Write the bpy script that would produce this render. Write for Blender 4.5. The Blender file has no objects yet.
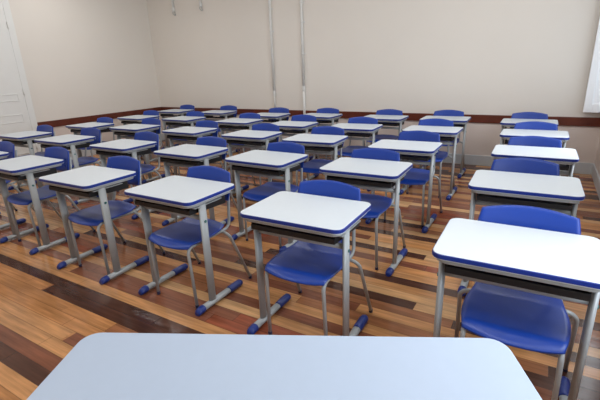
import bpy, bmesh, math, random
from mathutils import Vector, Matrix
random.seed(7)
S = bpy.context.scene
C = S.collection
PI = math.pi

# ------------------------------------------------------------------ materials
def lin(c):
    return tuple(((v/255)/12.92 if v/255 <= .04045 else ((v/255+.055)/1.055)**2.4) for v in c) + (1.0,)

def mat(name, rgb, rough=.5, metal=0., spec=.5, noise=0., nscale=8., bump=0., bscale=200., coat=0.):
    m = bpy.data.materials.new(name); m.use_nodes = True
    nt = m.node_tree; b = nt.nodes['Principled BSDF']
    b.inputs['Base Color'].default_value = lin(rgb)
    b.inputs['Roughness'].default_value = rough
    b.inputs['Metallic'].default_value = metal
    b.inputs['Specular IOR Level'].default_value = spec
    b.inputs['Coat Weight'].default_value = coat
    tc = nt.nodes.new('ShaderNodeTexCoord')
    if noise > 0:
        n = nt.nodes.new('ShaderNodeTexNoise'); n.inputs['Scale'].default_value = nscale; n.inputs['Detail'].default_value = 4
        nt.links.new(tc.outputs['Object'], n.inputs['Vector'])
        mx = nt.nodes.new('ShaderNodeMix'); mx.data_type = 'RGBA'
        mx.inputs['A'].default_value = lin(tuple(max(0, v*(1-noise)) for v in rgb))
        mx.inputs['B'].default_value = lin(tuple(min(255, v*(1+noise)) for v in rgb))
        nt.links.new(n.outputs['Fac'], mx.inputs['Factor'])
        nt.links.new(mx.outputs['Result'], b.inputs['Base Color'])
    if bump > 0:
        n2 = nt.nodes.new('ShaderNodeTexNoise'); n2.inputs['Scale'].default_value = bscale; n2.inputs['Detail'].default_value = 3
        nt.links.new(tc.outputs['Object'], n2.inputs['Vector'])
        bp = nt.nodes.new('ShaderNodeBump'); bp.inputs['Strength'].default_value = bump; bp.inputs['Distance'].default_value = .002
        nt.links.new(n2.outputs['Fac'], bp.inputs['Height'])
        nt.links.new(bp.outputs['Normal'], b.inputs['Normal'])
    return m

M = {
 'wall': mat('wall_paint', (231, 226, 218), .75, noise=.012, nscale=1.2, bump=.15, bscale=60),
 'dado': mat('dado_paint', (224, 212, 204), .55, noise=.02, nscale=2.5, bump=.15, bscale=60),
 'ceiling': mat('ceiling_paint', (236, 234, 230), .8, noise=.01),
 'trim': mat('mahogany_trim', (97, 44, 28), .4, noise=.18, nscale=9),
 'base': mat('grey_baseboard_paint', (196, 200, 203), .45, noise=.02),
 'white': mat('white_gloss_paint', (233, 235, 233), .4, noise=.01),
 'leaf': mat('casement_white_enamel', (248, 250, 252), .35, noise=.005),
 'laminate': mat('white_laminate', (206, 214, 220), .4, noise=.008, nscale=30, bump=.05, bscale=500),
 'teacher': mat('pale_blue_grey_laminate', (167, 181, 200), .5, noise=.01, nscale=30, bump=.06, bscale=500),
 'blue': mat('blue_polypropylene', (21, 60, 150), .36, noise=.03, nscale=20, bump=.12, bscale=700),
 'band': mat('blue_edge_band', (20, 48, 134), .35, noise=.03, nscale=20),
 'cap': mat('blue_foot_plastic', (20, 46, 122), .4, noise=.04, nscale=30),
 'steel': mat('grey_painted_steel', (166, 172, 175), .42, metal=.1, noise=.02, nscale=25),
 'tray': mat('dark_grey_plastic', (24, 25, 28), .5, noise=.06, nscale=40),
 'zinc': mat('galvanised_tube', (226, 226, 223), .5, metal=0., noise=.04, nscale=30),
 'tip': mat('dark_rubber_tip', (44, 52, 84), .5, noise=.05),
 'rivet': mat('teal_rivet_plastic', (60, 110, 110), .5, noise=.05),
 'fillbody': mat('fill_body_white', (240, 240, 240), .5, noise=.01),  # housing of the added ceiling fill
}

def floor_material():
    m = bpy.data.materials.new('mixed_hardwood_planks'); m.use_nodes = True
    nt = m.node_tree; N = nt.nodes; L = nt.links; b = N['Principled BSDF']
    tc = N.new('ShaderNodeTexCoord'); sp = N.new('ShaderNodeSeparateXYZ'); L.new(tc.outputs['Object'], sp.inputs[0])
    def math_(op, a, bb=None, c=None):
        n = N.new('ShaderNodeMath'); n.operation = op
        for i, v in enumerate((a, bb, c)):
            if v is None: continue
            if isinstance(v, (int, float)): n.inputs[i].default_value = v
            else: L.new(v, n.inputs[i])
        return n.outputs[0]
    X, Y = sp.outputs[0], sp.outputs[1]
    W = .09
    ys = math_('DIVIDE', math_('SUBTRACT', Y, 1.27), W)
    row = math_('FLOOR', ys); fy = math_('FRACT', ys)
    wn = N.new('ShaderNodeTexWhiteNoise'); wn.noise_dimensions = '1D'; L.new(row, wn.inputs['W'])
    xs = math_('ADD', math_('DIVIDE', X, 1.45), math_('MULTIPLY', wn.outputs['Value'], 9.))
    # slightly irregular plank lengths
    col = math_('FLOOR', xs); fx = math_('FRACT', xs)
    cb = N.new('ShaderNodeCombineXYZ'); L.new(row, cb.inputs[0]); L.new(col, cb.inputs[1])
    w2 = N.new('ShaderNodeTexWhiteNoise'); w2.noise_dimensions = '2D'; L.new(cb.outputs[0], w2.inputs['Vector'])
    idv = w2.outputs['Value']
    def band(v, lo, hi):
        return math_('MULTIPLY', math_('GREATER_THAN', v, lo), math_('LESS_THAN', v, hi))
    # a few particular boards near the front of the room: (x0, x1, y0, y1, tone)
    for (x0, x1, r0, r1, tone) in ((-9., -1.2, .5, 1.5, .02), (-3.0, -1.1, -.5, .5, .03), (-9., -3.02, -.5, .5, .55), (-4., -2.6, -1.5, -.5, .5),
                                   (-9., -1.6, -2.5, -1.5, .58), (-9, -2.3, -3.5, -2.5, .62), (-2.28, -1.7, -3.5, -2.5, .25), (-9., -2.0, -4.5, -3.5, .66),
                                   (-9., -1.9, -5.5, -4.5, .22), (-9, -1.8, -6.5, -5.5, .04), (-9., -1.5, -7.5, -6.5, .6), (-9, -1.3, 1.5, 2.5, .7)):
        k = math_('MULTIPLY', band(X, x0, x1), band(row, r0, r1))
        idv = math_('ADD', math_('MULTIPLY', idv, math_('SUBTRACT', 1., k)), math_('MULTIPLY', k, tone))
    cr = N.new('ShaderNodeValToRGB'); L.new(idv, cr.inputs['Fac']); cr.color_ramp.interpolation = 'CONSTANT'
    e = cr.color_ramp.elements
    tones = [(0., (82, 52, 40)), (.16, (130, 80, 58)), (.36, (158, 105, 71)), (.48, (190, 133, 84)), (.59, (198, 144, 95)), (.70, (197, 139, 86)), (.8, (208, 162, 114)), (.92, (142, 76, 52))]
    e[0].position = 0; e[0].color = lin(tones[0][1]); e[1].position = tones[1][0]; e[1].color = lin(tones[1][1])
    for p, c in tones[2:]:
        q = e.new(p); q.color = lin(c)
    # grain
    gv = N.new('ShaderNodeCombineXYZ')
    L.new(math_('ADD', math_('MULTIPLY', X, 2.2), math_('MULTIPLY', idv, 53.)), gv.inputs[0]); L.new(math_('MULTIPLY', Y, 38.), gv.inputs[1]); L.new(row, gv.inputs[2])
    gn = N.new('ShaderNodeTexNoise'); gn.inputs['Scale'].default_value = 1.; gn.inputs['Detail'].default_value = 6; gn.inputs['Roughness'].default_value = .6
    L.new(gv.outputs[0], gn.inputs['Vector'])
    gr = N.new('ShaderNodeMapRange'); L.new(gn.outputs['Fac'], gr.inputs['Value'])
    gr.inputs['From Min'].default_value = .3; gr.inputs['From Max'].default_value = .7; gr.inputs['To Min'].default_value = .66; gr.inputs['To Max'].default_value = 1.22
    # broad blotches along a board
    bn = N.new('ShaderNodeTexNoise'); bn.inputs['Scale'].default_value = 1.; bn.inputs['Detail'].default_value = 3
    bv = N.new('ShaderNodeCombineXYZ'); L.new(math_('MULTIPLY', X, 3.), bv.inputs[0]); L.new(math_('MULTIPLY', Y, 9.), bv.inputs[1]); L.new(math_('MULTIPLY', row, 3.3), bv.inputs[2])
    L.new(bv.outputs[0], bn.inputs['Vector'])
    br = N.new('ShaderNodeMapRange'); L.new(bn.outputs['Fac'], br.inputs['Value'])
    br.inputs['From Min'].default_value = .3; br.inputs['From Max'].default_value = .7; br.inputs['To Min'].default_value = .8; br.inputs['To Max'].default_value = 1.15
    # joints
    jy = math_('GREATER_THAN', math_('ABSOLUTE', math_('SUBTRACT', fy, .5)), .478)
    jx = math_('GREATER_THAN', math_('ABSOLUTE', math_('SUBTRACT', fx, .5)), .4985)
    j = math_('SUBTRACT', 1., math_('MULTIPLY', math_('MAXIMUM', jy, jx), .45))
    f = math_('MULTIPLY', math_('MULTIPLY', gr.outputs[0], br.outputs[0]), j)
    mx = N.new('ShaderNodeVectorMath'); mx.operation = 'SCALE'; L.new(cr.outputs['Color'], mx.inputs[0]); L.new(f, mx.inputs['Scale'])
    L.new(mx.outputs[0], b.inputs['Base Color'])
    rr = N.new('ShaderNodeMapRange'); L.new(bn.outputs['Fac'], rr.inputs['Value']); rr.inputs['To Min'].default_value = .10; rr.inputs['To Max'].default_value = .24
    L.new(rr.outputs[0], b.inputs['Roughness'])
    b.inputs['Specular IOR Level'].default_value = .45
    bp = N.new('ShaderNodeBump'); bp.inputs['Strength'].default_value = .12; bp.inputs['Distance'].default_value = .003
    L.new(f, bp.inputs['Height']); L.new(bp.outputs['Normal'], b.inputs['Normal'])
    return m
M['floor'] = floor_material()

def glass_material():
    m = bpy.data.materials.new('window_glass'); m.use_nodes = True
    b = m.node_tree.nodes['Principled BSDF']
    b.inputs['Base Color'].default_value = (.95, .98, 1, 1); b.inputs['Transmission Weight'].default_value = 1; b.inputs['Roughness'].default_value = 0.02
    return m
M['glass'] = glass_material()

def fill_glow_material():  # glowing face of the added ceiling fill
    m = bpy.data.materials.new('fill_diffuser_glow'); m.use_nodes = True
    b = m.node_tree.nodes['Principled BSDF']
    b.inputs['Emission Color'].default_value = (1, .98, .95, 1); b.inputs['Emission Strength'].default_value = 3.
    return m
M['fill_diffuser'] = fill_glow_material()

# ------------------------------------------------------------------ mesh helpers
def box(bm, x0, x1, y0, y1, z0, z1, bev=0., seg=2):
    r = bmesh.ops.create_cube(bm, size=1.)
    vs = r['verts']
    for v in vs:
        v.co = Vector(((x0+x1)/2 + v.co.x*(x1-x0), (y0+y1)/2 + v.co.y*(y1-y0), (z0+z1)/2 + v.co.z*(z1-z0)))
    if bev > 0:
        es = list({e for v in vs for e in v.link_edges})
        bmesh.ops.bevel(bm, geom=es, offset=bev, segments=seg, affect='EDGES', profile=.5)

def fillet(pts, rads, n=6):
    P = [Vector(p) for p in pts]; out = [P[0]]
    for i in range(1, len(P)-1):
        r = rads[i-1] if isinstance(rads, (list, tuple)) else rads
        a, b, c = P[i-1], P[i], P[i+1]
        u = (a-b).normalized(); v = (c-b).normalized()
        ang = u.angle(v)
        if r <= 0 or ang > PI-.02:
            out.append(b); continue
        t = r/math.tan(ang/2)
        cen = b + (u+v).normalized()*(r/math.sin(ang/2))
        s, e = b+u*t, b+v*t
        d0, d1 = s-cen, e-cen
        tot = d0.angle(d1); ax = d0.cross(d1).normalized()
        for k in range(n+1):
            out.append(cen + Matrix.Rotation(tot*k/n, 3, ax) @ d0)
    out.append(P[-1])
    return out

def sweep(bm, path, ra, rb=None, n=12, ref=None, cap=True):
    """tube along path; ra, rb half sizes of the elliptic section, ref = direction of ra"""
    rb = rb or ra
    P = [Vector(p) for p in path]
    T = []
    for i in range(len(P)):
        a = P[max(0, i-1)]; c = P[min(len(P)-1, i+1)]
        T.append((c-a).normalized())
    u = Vector(ref) if ref else (Vector((1, 0, 0)) if abs(T[0].x) < .9 else Vector((0, 1, 0)))
    u = (u - T[0]*u.dot(T[0])).normalized()
    rings = []
    for i in range(len(P)):
        u = (u - T[i]*u.dot(T[i])).normalized(); w = T[i].cross(u)
        rings.append([bm.verts.new(P[i] + u*ra*math.cos(2*PI*k/n) + w*rb*math.sin(2*PI*k/n)) for k in range(n)])
    for a, b in zip(rings, rings[1:]):
        for k in range(n):
            f = bm.faces.new((a[k], a[(k+1) % n], b[(k+1) % n], b[k])); f.smooth = True
    if cap:
        bm.faces.new(list(reversed(rings[0]))); bm.faces.new(rings[-1])

def loft(bm, secs, n=14):
    """closed body through sections (centre, half_a vector, half_b vector); ends capped"""
    rings = []
    for c, a, b in secs:
        c, a, b = Vector(c), Vector(a), Vector(b)
        rings.append([bm.verts.new(c + a*math.cos(2*PI*k/n) + b*math.sin(2*PI*k/n)) for k in range(n)])
    for r, s in zip(rings, rings[1:]):
        for k in range(n):
            f = bm.faces.new((r[k], r[(k+1) % n], s[(k+1) % n], s[k])); f.smooth = True
    bm.faces.new(list(reversed(rings[0]))); bm.faces.new(rings[-1])

def rounded(w, d, r, n=6):
    pts = []
    for cx, cy, a0 in ((w/2-r, d/2-r, 0), (-w/2+r, d/2-r, PI/2), (-w/2+r, -d/2+r, PI), (w/2-r, -d/2+r, 3*PI/2)):
        for k in range(n+1):
            a = a0 + PI/2*k/n
            pts.append((cx + r*math.cos(a), cy + r*math.sin(a)))
    return pts

def slab(bm, w, d, r, z0, z1, ch=0.):
    prof = [(0, z0), (0, z1-ch), (ch, z1)] if ch else [(0, z0), (0, z1)]
    rings = []
    for ins, z in prof:
        rings.append([bm.verts.new((x, y, z)) for x, y in rounded(w-2*ins, d-2*ins, max(r-ins, .002))])
    n = len(rings[0])
    for a, b in zip(rings, rings[1:]):
        for k in range(n): bm.faces.new((a[k], a[(k+1) % n], b[(k+1) % n], b[k]))
    bm.faces.new(list(reversed(rings[0]))); bm.faces.new(rings[-1])

def band_ring(bm, w, d, r, t, z0, z1, ch=.003):
    """hollow rounded ring: the plastic edge strip around a top"""
    prof = [(t, z0), (ch, z0), (0, z0+ch), (0, z1-ch), (ch, z1), (t, z1)]
    rings = [[bm.verts.new((x, y, z)) for x, y in rounded(w-2*i, d-2*i, max(r-i, .002))] for i, z in prof]
    n = len(rings[0]); m = len(rings)
    for q in range(m):
        a, b = rings[q], rings[(q+1) % m]
        for k in range(n):
            f = bm.faces.new((a[k], a[(k+1) % n], b[(k+1) % n], b[k])); f.smooth = q in (1, 3)

def obj(name, bm, m, parent=None, loc=None):
    bmesh.ops.recalc_face_normals(bm, faces=bm.faces)
    me = bpy.data.meshes.new(name); bm.to_mesh(me); bm.free()
    me.materials.append(m)
    o = bpy.data.objects.new(name, me); C.objects.link(o)
    if parent: o.parent = parent
    if loc: o.location = loc
    return o

def B(): return bmesh.new()

def thing(name, label, cat, loc=(0, 0, 0), rz=0., group=None):
    o = bpy.data.objects.new(name, None); C.objects.link(o)
    o.location = loc; o.rotation_euler = (0, 0, rz); o.empty_display_size = .1
    o['label'] = label; o['category'] = cat
    if group: o['group'] = group
    return o

def struct(name, bm, m, parent=None, label=None):
    o = obj(name, bm, m, parent)
    if not parent:
        o['kind'] = 'structure'
        if label: o['label'] = label
    return o

def copy_tree(o, parent=None):
    c = o.copy(); C.objects.link(c)
    if parent: c.parent = parent
    for ch in list(o.children): copy_tree(ch, c)
    return c

# ------------------------------------------------------------------ room
XL, XR, YB, YF, H = -7.437, .655, 6.43, -1.9, 3.5
T = .18
TZ0, TZ1 = .628, .742
DADO = TZ0 + .06
bm = B(); box(bm, XL-T, XR+T, YF-T, YB+T, -.12, 0); struct('floor', bm, M['floor'])
bm = B(); box(bm, XL-T, XR+T, YF-T, YB+T, H, H+.12); struct('ceiling', bm, M['ceiling'])
bm = B(); box(bm, XL-T, XR+T, YB, YB+T, 0, H); w = struct('wall_back', bm, M['wall'])
bm = B(); box(bm, XL-T, XL, YF, YB, 0, H); struct('wall_left', bm, M['wall'])
bm = B(); box(bm, XL-T, XR+T, YF-T, YF, 0, H); struct('wall_front', bm, M['wall'])
WINS = [(.6, 1.9), (3.55, 4.7), (5.6, 6.32)]
WZ0, WZ1 = .80, 2.75
bm = B(); ys = [YF] + [v for w_ in WINS for v in w_] + [YB]
for a, b in zip(ys[::2], ys[1::2]): box(bm, XR, XR+T, a, b, WZ0, WZ1)
box(bm, XR, XR+T, YF, YB, 0, WZ0); box(bm, XR, XR+T, YF, YB, WZ1, H)
struct('wall_right', bm, M['wall'])
# painted lower wall skins, chair rails, baseboards
DY0, DY1 = 2.785, 3.715     # door casing outer edges on the left wall
bm = B(); box(bm, XL+.004, XR-.004, YB-.004, YB, .15, DADO); struct('trim_5', bm, M['dado'])
bm = B(); box(bm, XL, XL+.004, DY1, YB-.004, .15, DADO); box(bm, XL, XL+.004, YF, DY0, .15, DADO); struct('trim_6', bm, M['dado'])
bm = B(); box(bm, XR-.004, XR, YF, YB-.004, .15, DADO); struct('trim_7', bm, M['dado'])
bm = B(); box(bm, XL, XR, YB-.024, YB, TZ0, TZ1, .004); struct('trim_1', bm, M['trim'])
bm = B(); box(bm, XL, XL+.024, DY1+.002, YB-.024, TZ0, TZ1, .004); box(bm, XL, XL+.024, YF, DY0-.002, TZ0, TZ1, .004); struct('trim_2', bm, M['trim'])
bm = B(); box(bm, XR-.024, XR, YF, YB-.024, TZ0, TZ1, .004); struct('trim_3', bm, M['trim'])
bm = B(); box(bm, XL, XR, YB-.02, YB, 0, .15, .005); struct('baseboard_back', bm, M['base'])
bm = B(); box(bm, XL, XL+.02, DY1+.002, YB-.02, 0, .15, .005); box(bm, XL, XL+.02, YF, DY0-.002, 0, .15, .005); struct('baseboard_left', bm, M['base'])
bm = B(); box(bm, XR-.02, XR, YF, YB-.02, 0, .15, .005); struct('baseboard_right', bm, M['base'])

# door on the left wall
bm = B()
box(bm, XL+.001, XL+.042, DY1-.10, DY1, 0, 2.72, .004); box(bm, XL+.001, XL+.042, DY0, DY0+.10, 0, 2.72, .004); box(bm, XL+.001, XL+.042, DY0+.1, DY1-.1, 2.62, 2.72, .004)
d = struct('door_1', bm, M['white'])
bm = B(); box(bm, XL+.002, XL+.039, DY0+.101, DY1-.101, .008, 2.619, .001); leaf = obj('door_leaf', bm, M['white'], d)
for z0, z1 in ((1.12, 1.23), (.78, .91), (.42, .57), (.12, .28), (2.2, 2.45)):
    bm = B()
    ya, yb = DY0+.19, DY1-.19
    box(bm, XL+.039, XL+.046, ya, yb, z1-.012, z1, .003); box(bm, XL+.039, XL+.046, ya, yb, z0, z0+.012, .003)
    box(bm, XL+.039, XL+.046, ya, ya+.012, z0+.012, z1-.012, .003); box(bm, XL+.039, XL+.046, yb-.012, yb, z0+.012, z1-.012, .003)
    obj('panel_moulding', bm, M['white'], leaf)
for z in (.35, 1.25, 2.26):
    bm = B(); sweep(bm, [(XL+.050, DY1-.102, z-.05), (XL+.050, DY1-.102, z+.05)], .009, n=10); obj('hinge', bm, M['zinc'], d)
bm = B(); box(bm, XL+.039, XL+.044, DY0+.13, DY0+.17, .98, 1.14, .004); sweep(bm, fillet([(XL+.036, DY0+.15, 1.08), (XL+.085, DY0+.15, 1.08), (XL+.085, DY0+.27, 1.08)], .015), .009, n=10); obj('door_handle', bm, M['zinc'], leaf)

# windows in the right wall: frame, panes
for i, (a, b) in enumerate(WINS):
    bm = B()
    x0, x1 = XR+.06, XR+.12
    f = .05
    box(bm, x0, x1, a, a+f, WZ0, WZ1, .004); box(bm, x0, x1, b-f, b, WZ0, WZ1, .004)
    box(bm, x0, x1, a+f, b-f, WZ0, WZ0+f, .004); box(bm, x0, x1, a+f, b-f, WZ1-f, WZ1, .004)
    mid = (a+b)/2
    if i < 2:
        box(bm, x0, x1, mid-.025, mid+.025, WZ0+f, WZ1-f, .004)
    box(bm, x0, x1, a+f, b-f, 2.10, 2.15, .004)
    box(bm, XR-.03, x0, a, b, WZ0, WZ0+.02, .004)
    o = struct('window_%d' % (i+1), bm, M['white'])
    for (ya, yb) in ([(a+f, mid-.025), (mid+.025, b-f)] if i < 2 else [(a+f, b-f)]):
        for (za, zb) in ((WZ0+f, 2.10), (2.15, WZ1-f)):
            bm = B(); box(bm, XR+.085, XR+.091, ya, yb, za, zb); obj('pane', bm, M['glass'], o)
    if i == 2:   # inward-opened narrow casement folded in front of the back wall
        ly0, ly1, lx0, lx1 = 6.335, 6.373, .417, XR-.012
        bm = B()
        lz0, lz1 = WZ0+.012, 2.74
        box(bm, lx0, lx0+.085, ly0, ly1, lz0, lz1, .006); box(bm, lx1-.05, lx1, ly0, ly1, lz0, lz1, .006)
        box(bm, lx0+.085, lx1-.05, ly0, ly1, lz0, lz0+.11, .006); box(bm, lx0+.085, lx1-.05, ly0, ly1, lz1-.09, lz1, .006)
        lf = obj('casement_leaf', bm, M['leaf'], o)
        bm = B(); box(bm, lx0+.08, lx1-.045, ly0+.016, ly0+.024, lz0+.1, lz1-.085, .002); obj('leaf_panel', bm, M['leaf'], lf)
        for z in (1.0, 2.5):
            bm = B(); sweep(bm, [(XR-.008, ly0+.01, z-.04), (XR-.008, ly0+.01, z+.04)], .008, n=10); obj('hinge', bm, M['zinc'], o)

# conduits on the back wall
def conduit(name, x, zlow, zcoup, straps, label, lowr):
    t = thing(name, label, 'conduit', (x, YB, zlow), 0, None)
    y = -.028
    bm = B(); sweep(bm, [(0, y, zcoup-zlow), (0, y, H-zlow-.002)], .023, n=14); obj('upper_tube', bm, M['zinc'], t)
    bm = B(); sweep(bm, [(0, y, 0), (0, y, zcoup-zlow)], lowr, n=14); obj('lower_tube', bm, M['zinc'], t)
    bm = B(); sweep(bm, [(0, y, zcoup-zlow-.05), (0, y, zcoup-zlow-.045), (0, y, zcoup-zlow+.03), (0, y, zcoup-zlow+.035)], .027, n=14); obj('coupling', bm, M['zinc'], t)
    for z in straps:
        bm = B(); sweep(bm, [(0, y, z-zlow-.012), (0, y, z-zlow+.012)], .0265, n=14); box(bm, -.05, .05, -.006, -.001, z-zlow-.012, z-zlow+.012, .001); obj('strap', bm, M['zinc'], t)
    return t
conduit('wall_conduit', -4.335, TZ1+.005, 1.05, (2.46, 2.10, 3.0), 'thin galvanised conduit ending just above the wooden rail, left of the two long ones', .015)
conduit('wall_conduit', -3.705, .40, 1.13, (2.50, 2.2, 1.7), 'galvanised conduit running down across the wooden rail, right of the two long ones', .024)
def drop(x, zb, lab):
    t = thing('conduit_drop', lab, 'conduit', (x, YB, zb), 0, None)
    y = -.03
    bm = B(); sweep(bm, [(0, y, .13), (0, y, H-zb-.002)], .020, n=14); obj('tube', bm, M['zinc'], t)
    bm = B(); sweep(bm, [(0, y, .15), (0, y, .14), (0.002, y, .10), (.004, y, .07)], .029, n=14); obj('end_bushing', bm, M['zinc'], t)
    for s in (-1, 1):
        bm = B(); sweep(bm, fillet([(s*.012, y, .10), (s*.03, y, .04), (.03+s*.012, y+.008, .0)], .02), .006, n=8); obj('wire_end', bm, M['steel'], t)
drop(-6.656, 2.55, 'short capped conduit end high on the back wall, nearest the left corner')
drop(-5.926, 2.57, 'short capped conduit end high on back wall, nearer the long conduits')

# ------------------------------------------------------------------ student desk
def make_desk():
    t = thing('student_desk', 'x', 'desk', group='student desks in rows')
    w, d, r = .607, .45, .048
    bm = B(); slab(bm, w-.006, d-.006, r-.003, .735, .7605, .0015); obj('tabletop', bm, M['laminate'], t)
    bm = B(); band_ring(bm, w, d, r, .006, .7365, .7595, .004); obj('edge_band', bm, M['band'], t)
    # steel rim frame under the top
    bm = B(); band_ring(bm, w-.035, d-.035, .05, .02, .712, .7348, .004); box(bm, -.255, .255, -.012, .012, .716, .7348); obj('top_frame', bm, M['steel'], t)
    # book tray
    bm = B()
    # sloping bottom, low front lip, side walls
    x, y0, y1 = .250, -.172, .15
    def hexa(p):
        v = [bm.verts.new(q) for q in p]
        for f in ((0, 1, 2, 3), (7, 6, 5, 4), (0, 4, 5, 1), (1, 5, 6, 2), (2, 6, 7, 3), (3, 7, 4, 0)): bm.faces.new([v[i] for i in f])
    zf, zb = .660, .642
    hexa([(-x, y0, zf), (x, y0, zf), (x, y1, zb), (-x, y1, zb), (-x, y0, zf+.005), (x, y0, zf+.005), (x, y1, zb+.005), (-x, y1, zb+.005)])
    box(bm, -x, x, y0-.004, y0+.003, zf-.001, zf+.028, .002)
    for s in (-1, 1):
        xa, xb = sorted((s*x, s*(x-.005)))
        hexa([(xa, y0+.003, zf+.005), (xb, y0+.003, zf+.005), (xb, y1, zb+.005), (xa, y1, zb+.005), (xa, y0+.003, .700), (xb, y0+.003, .700), (xb, y1, .700), (xa, y1, .700)])
    for k in range(7): hexa([(-.21+.07*k-.004, y0+.01, zf+.0045), (-.21+.07*k+.004, y0+.01, zf+.0045), (-.21+.07*k+.004, y1-.01, zb+.0055), (-.21+.07*k-.004, y1-.01, zb+.0055),
                             (-.21+.07*k-.004, y0+.01, zf+.008), (-.21+.07*k+.004, y0+.01, zf+.008), (-.21+.07*k+.004, y1-.01, zb+.009), (-.21+.07*k-.004, y1-.01, zb+.009)])
    obj('book_tray', bm, M['tray'], t)
    bm = B(); sweep(bm, [(-.262, -.09, .618), (.262, -.09, .618)], .012, .016, n=12, ref=(0, 1, 0)); obj('crossbar', bm, M['steel'], t)
    for s in (-1, 1):
        bm = B()
        px = s*.273
        sweep(bm, [(px, -.09, .030), (px, -.09, .712)], .0145, .030, n=16, ref=(1, 0, 0))
        box(bm, px-.012, px+.012, -.16, .08, .700, .7045)
        leg = obj('leg', bm, M['steel'], t)
        bm = B(); sweep(bm, [(px+s*.0135, -.09, .600), (px+s*.018, -.09, .600)], .009, n=10); obj('rivet', bm, M['rivet'], leg)
        bm = B(); sweep(bm, [(px, -.20, .028), (px, .155, .028)], .019, .0235, n=14, ref=(0, 0, 1)); ft = obj('foot', bm, M['steel'], t)
        bm = B()
        X, Z = Vector((1, 0, 0)), Vector((0, 0, 1))
        loft(bm, [((px, -.178, .0275), X*.0245, Z*.0215), ((px, -.184, .0275), X*.0270, Z*.0245), ((px, -.214, .025), X*.0270, Z*.0240), ((px, -.230, .021), X*.0250, Z*.0200), ((px, -.240, .015), X*.018, Z*.013)])
        obj('front_cap', bm, M['cap'], ft)
        bm = B()
        loft(bm, [((px, .068, .0275), X*.0235, Z*.0215), ((px, .078, .0275), X*.0265, Z*.0245), ((px, .170, .0275), X*.0265, Z*.0255), ((px, .195, .0265), X*.0245, Z*.0235), ((px, .208, .024), X*.017, Z*.017)])
        obj('rear_cap', bm, M['cap'], ft)
    return t

# ------------------------------------------------------------------ student chair (local y = 0 at seat centre)
def smoothstep(a, b, x):
    t = min(1, max(0, (x-a)/(b-a))); return t*t*(3-2*t)

def sheet(bm, f, nu, nv, th):
    """two-sided moulded sheet from f(u,v) in [-1,1]^2, thickness th along the normal, closed rim with a soft edge"""
    P = [[Vector(f(-1+2*i/nu, -1+2*j/nv)) for i in range(nu+1)] for j in range(nv+1)]
    def nrm(i, j):
        a = P[j][min(nu, i+1)]-P[j][max(0, i-1)]; b = P[min(nv, j+1)][i]-P[max(0, j-1)][i]
        n = a.cross(b)
        return n.normalized() if n.length > 1e-9 else Vector((0, 0, 1))
    Nn = [[nrm(i, j) for i in range(nu+1)] for j in range(nv+1)]
    for j in (0, nv):
        for i in (0, nu):
            jj = 1 if j == 0 else nv-1; ii = 1 if i == 0 else nu-1
            Nn[j][i] = Nn[jj][ii]
    top = [[bm.verts.new(P[j][i]+Nn[j][i]*th/2) for i in range(nu+1)] for j in range(nv+1)]
    bot = [[bm.verts.new(P[j][i]-Nn[j][i]*th/2) for i in range(nu+1)] for j in range(nv+1)]
    for j in range(nv):
        for i in range(nu):
            for L, flip in ((top, 0), (bot, 1)):
                q = [L[j][i], L[j][i+1], L[j+1][i+1], L[j+1][i]]
                fc = bm.faces.new(q[::-1] if flip else q); fc.smooth = True
    rim = [(i, 0) for i in range(nu)] + [(nu, j) for j in range(nv)] + [(i, nv) for i in range(nu, 0, -1)] + [(0, j) for j in range(nv, 0, -1)]
    cen = sum((P[j][i] for i, j in rim), Vector())/len(rim)
    mids = []
    for i, j in rim:
        o = (P[j][i]-cen); o -= Nn[j][i]*o.dot(Nn[j][i])
        mids.append(bm.verts.new(P[j][i] + o.normalized()*th*.45))
    for k in range(len(rim)):
        (i, j), (i2, j2) = rim[k], rim[(k+1) % len(rim)]
        m1, m2 = mids[k], mids[(k+1) % len(rim)]
        f1 = bm.faces.new((top[j][i], m1, m2, top[j2][i2])); f2 = bm.faces.new((m1, bot[j][i], bot[j2][i2], m2)); f1.smooth = f2.smooth = True

def squircle(u, v, k):
    return u*math.sqrt(1-k*v*v/2), v*math.sqrt(1-k*u*u/2)

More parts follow.
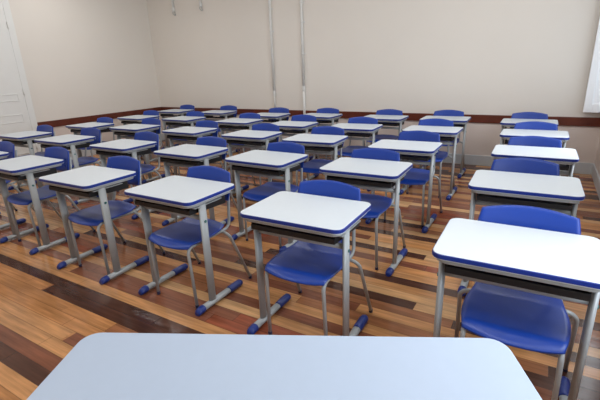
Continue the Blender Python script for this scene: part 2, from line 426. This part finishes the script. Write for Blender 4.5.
def h_(b): return .5*(b+1)
BY = .283      # backrest distance behind the seat centre
def make_chair():
    t = thing('student_chair', 'x', 'chair', group='chairs pushed under desks')
    def seat(u, v):
        a, b = squircle(u, v, .46)
        x = a*(.206 - .010*(b+1)/2); y = .008 + b*.202
        z = .452 - .012*(1-a*a)*(1-b*b)
        z -= .034*smoothstep(-.70, -1.02, b) if b < -.7 else 0
        z += .016*smoothstep(.55, 1., b)
        z -= .006*abs(a)**4
        return (x, y, z)
    bm = B(); sheet(bm, seat, 24, 24, .012); obj('seat', bm, M['blue'], t)
    def back(u, v):
        a, b = squircle(u, v, .21)
        x = a*(.208 - .007*h_(b))
        h = h_(b)
        z = .622 + .198*h + .016*h*(1-a*a) + .006*(1-h)*a*a
        y = BY - .035 + .05*h - .026*a*a
        return (x, y, z)
    bm = B(); sheet(bm, back, 28, 14, .013); bk = obj('backrest', bm, M['blue'], t)
    R = .0105
    for s in (-1, 1):
        fx = s*.176
        # front leg: foot, straight up, bend back under the seat
        bm = B(); sweep(bm, fillet([(s*.185, -.158, .012), (fx, -.168, .428), (fx, -.10, .428)], .045, 8), R, n=12); lg = obj('leg', bm, M['steel'], t)
        bm = B(); sweep(bm, [(s*.1852, -.1578, 0), (s*.185, -.158, .018), (s*.1849, -.1581, .022)], .0125, n=12); obj('foot_tip', bm, M['tip'], lg)
        # rail under the seat rising into the backrest post
        bm = B(); sweep(bm, fillet([(fx, -.105, .428), (fx, .235, .428), (s*.158, BY-.008, .63), (s*.150, BY+.018, .755)], [.06, .05], 8), R, n=12); obj('side_rail', bm, M['steel'], t)
        # splayed rear leg
        bm = B(); sweep(bm, fillet([(s*.006, .165, .4235), (s*.242, .150, .4235), (s*.258, .322, .012)], .05, 8), R, n=12); lg = obj('leg', bm, M['steel'], t)
        bm = B(); sweep(bm, [(s*.2583, .3228, 0), (s*.258, .322, .018), (s*.2578, .3212, .022)], .0125, n=12); obj('foot_tip', bm, M['tip'], lg)
        for z in (.68, .74):
            h = (z-.62)/.21; yy = BY-.035+.05*h-.026*.5
            bm = B(); sweep(bm, [(s*.150, yy-.014, z), (s*.150, yy-.007, z)], .007, n=10); obj('rivet', bm, M['band'], bk)
    bm = B(); sweep(bm, [(-.178, .03, .424), (.178, .03, .424)], .009, n=10); obj('crossbar', bm, M['steel'], t)
    bm = B(); sweep(bm, [(-.178, -.11, .424), (.178, -.11, .424)], .009, n=10); obj('crossbar', bm, M['steel'], t)
    return t

desk0 = make_desk(); chair0 = make_chair(); used = [False]
# (column from the right wall, row from the front, desk x, y, turn, chair backrest x, y)
POS = (
    (0, 0, -0.025, 1.765, 0.81, -0.001, 2.037),
    (0, 1, -0.053, 2.803, 1.28, -0.066, 3.118),
    (0, 2, -0.035, 3.815, 0.88, -0.040, 4.087),
    (0, 3, -0.066, 4.809, 0.22, -0.062, 5.080),
    (0, 4, -0.149, 5.722, 0.39, -0.158, 5.994),
    (1, 0, -1.049, 1.800, 1.01, -1.039, 2.073),
    (1, 1, -1.111, 2.828, 0.83, -1.134, 3.100),
    (1, 2, -1.085, 3.743, 0.97, -1.046, 4.093),
    (1, 3, -1.083, 4.794, 0.46, -1.106, 5.066),
    (1, 4, -1.147, 5.789, 1.13, -1.155, 6.061),
    (2, 0, -2.017, 1.801, -0.21, -2.006, 2.078),
    (2, 1, -2.029, 2.814, -1.83, -2.010, 3.101),
    (2, 2, -2.087, 3.810, 2.87, -2.081, 4.119),
    (2, 3, -2.030, 4.744, 2.49, -2.027, 5.022),
    (2, 4, -1.990, 5.720, 0.00, -2.007, 5.992),
    (3, 0, -2.957, 1.760, 0.85, -2.934, 2.079),
    (3, 1, -2.918, 2.809, -0.45, -2.915, 3.107),
    (3, 2, -2.953, 3.834, 1.10, -2.944, 4.123),
    (3, 3, -2.948, 4.735, 0.85, -2.940, 5.057),
    (3, 4, -3.038, 5.715, -0.97, -3.033, 5.990),
    (4, 0, -3.998, 1.802, -0.64, -3.978, 2.123),
    (4, 1, -3.918, 2.797, 0.28, -3.912, 3.122),
    (4, 2, -3.966, 3.840, -0.95, -3.950, 4.159),
    (4, 3, -3.921, 4.808, -0.04, -3.917, 5.080),
    (4, 4, -3.922, 5.589, 1.29, -3.919, 5.909),
    (5, 0, -4.946, 1.786, -0.01, -4.926, 2.104),
    (5, 1, -5.011, 2.792, 0.77, -4.998, 3.142),
    (5, 2, -5.022, 3.820, 0.13, -5.016, 4.121),
    (5, 3, -5.064, 4.805, -1.84, -5.063, 5.077),
    (5, 4, -5.179, 5.747, 0.51, -5.176, 6.080),
    (6, 1, -5.992, 2.810, 0.50, -5.984, 3.103),
    (6, 2, -5.962, 3.743, -0.02, -5.958, 4.015),
    (6, 3, -6.081, 4.727, 0.37, -6.077, 5.019),
    (6, 4, -6.238, 5.729, -1.31, -6.234, 6.055),
)
ROWN = ['front row', 'second row', 'middle row', 'fourth row', 'back row']
COLN = ['column along the right wall', 'second column from right wall', 'third column from right wall', 'central fourth column',
        'third column from door wall', 'second column from door wall', 'column along the door wall']
for (c, r, dx, dy, dr, cx, cy) in POS:
    dk = copy_tree(desk0) if used[0] else desk0
    ch = copy_tree(chair0) if used[0] else chair0
    used[0] = True
    dk.location = (dx + (.007 if c >= 2 else 0), dy, 0); dk.rotation_euler.z = math.radians(dr)
    ch.location = (cx + (.010 if c >= 2 else 0), cy-BY, 0); ch.rotation_euler.z = math.radians(dr*.6)
    dk['label'] = 'white-topped blue-edged school desk, %s, %s' % (ROWN[r], COLN[c])
    ch['label'] = 'blue chair tucked under desk in %s, %s' % (ROWN[r], COLN[c])

# ------------------------------------------------------------------ teacher's table in the foreground
t = thing('teacher_table', 'large pale blue-grey table with rounded corners in the foreground', 'table', (-.4102, .5293, 0), math.radians(26.5))
w, d, r = 1.203, .65, .052
bm = B(); slab(bm, w-.008, d-.008, r-.004, .735, .7605, .0015); obj('tabletop', bm, M['teacher'], t)
bm = B(); band_ring(bm, w, d, r, .006, .7335, .7600, .004); obj('edge_band', bm, M['teacher'], t)
bm = B(); band_ring(bm, w-.06, d-.06, .05, .02, .69, .7345, .004); obj('top_frame', bm, M['steel'], t)
bm = B(); box(bm, -.50, .50, .215, .233, .36, .69, .003); obj('modesty_panel', bm, M['teacher'], t)
for s in (-1, 1):
    px = s*.535
    bm = B(); sweep(bm, [(px, .06, .030), (px, .06, .70)], .0145, .030, n=16, ref=(1, 0, 0)); obj('leg', bm, M['steel'], t)
    bm = B(); sweep(bm, [(px, -.25, .028), (px, .28, .028)], .017, .021, n=14, ref=(0, 0, 1)); ft = obj('foot', bm, M['steel'], t)
    X, Z = Vector((1, 0, 0)), Vector((0, 0, 1))
    for q in (-1, 1):
        bm = B(); yy = .015
        loft(bm, [((px, yy+q*.22, .0275), X*.0235, Z*.0215), ((px, yy+q*.235, .0275), X*.0265, Z*.0245), ((px, yy+q*.275, .025), X*.0265, Z*.0235), ((px, yy+q*.295, .018), X*.018, Z*.016)])
        obj('foot_cap', bm, M['cap'], ft)
bm = B(); sweep(bm, [(-.52, .06, .62), (.52, .06, .62)], .012, .018, n=12, ref=(0, 1, 0)); obj('crossbar', bm, M['steel'], t)

# ------------------------------------------------------------------ lights
def area(name, loc, rot, sx, sy, power, col=(1, 1, 1)):
    l = bpy.data.lights.new(name, 'AREA'); l.shape = 'RECTANGLE'; l.size = sx; l.size_y = sy; l.energy = power; l.color = col
    o = bpy.data.objects.new(name, l); C.objects.link(o); o.location = loc; o.rotation_euler = rot
    return o
for (a, b), p in zip(WINS, (40, 30, 2.5)):
    area('window_daylight', (XR+.05, (a+b)/2, (WZ0+WZ1)/2), (0, math.radians(90), 0), WZ1-WZ0-.1, b-a-.1, p, (.88, .94, 1))
FILL_POS = [(x, y) for y in (.8, 4.1) for x in (-6.0, -3.3, -.6)]  # unseen ceiling lamps, added as a broad soft fill for the room
for k, (x, y) in enumerate(FILL_POS):
    o = thing('added_ceiling_fill', 'unseen white fill luminaire added on the ceiling', 'fill light', (x, y, H), 0, 'added ceiling fill')
    bm = B(); box(bm, -.62, .62, -.12, .12, -.06, -.002, .006); obj('body', bm, M['fillbody'], o)
    bm = B(); box(bm, -.60, .60, -.10, .10, -.068, -.061, .002); obj('fill_diffuser', bm, M['fill_diffuser'], o)
    area('ceiling_fill_light', (x, y, H-.09), (0, 0, 0), 1.2, .2, 19.5, (1, .985, .965))

w = bpy.data.worlds.new('World'); S.world = w; w.use_nodes = True
bg = w.node_tree.nodes['Background']; bg.inputs['Color'].default_value = (.72, .84, 1, 1); bg.inputs['Strength'].default_value = 1.6

# ------------------------------------------------------------------ camera
h, yaw, pitch, roll, fpx = 1.48955, -.54324, .317205, -.036511, 405.835
cy, sy, cp, sp = math.cos(yaw), math.sin(yaw), math.cos(pitch), math.sin(pitch)
fwd = Vector((sy*cp, cy*cp, -sp)); rt = Vector((cy, -sy, 0)); up = rt.cross(fwd)
r2 = rt*math.cos(roll) + up*math.sin(roll); u2 = up*math.cos(roll) - rt*math.sin(roll)
cam = bpy.data.cameras.new('camera'); cam.sensor_width = 36; cam.lens = fpx/600*36; cam.clip_start = .02
co = bpy.data.objects.new('camera', cam); C.objects.link(co)
co.matrix_world = Matrix(((r2.x, u2.x, -fwd.x, 0), (r2.y, u2.y, -fwd.y, 0), (r2.z, u2.z, -fwd.z, h), (0, 0, 0, 1)))
S.camera = co

S.view_settings.view_transform = 'Standard'; S.view_settings.look = 'None'; S.view_settings.gamma = 1; S.view_settings.use_curve_mapping = False
S.view_settings.exposure = 0.
S.cycles.use_denoising = True
S.cycles.max_bounces = 8; S.cycles.diffuse_bounces = 5
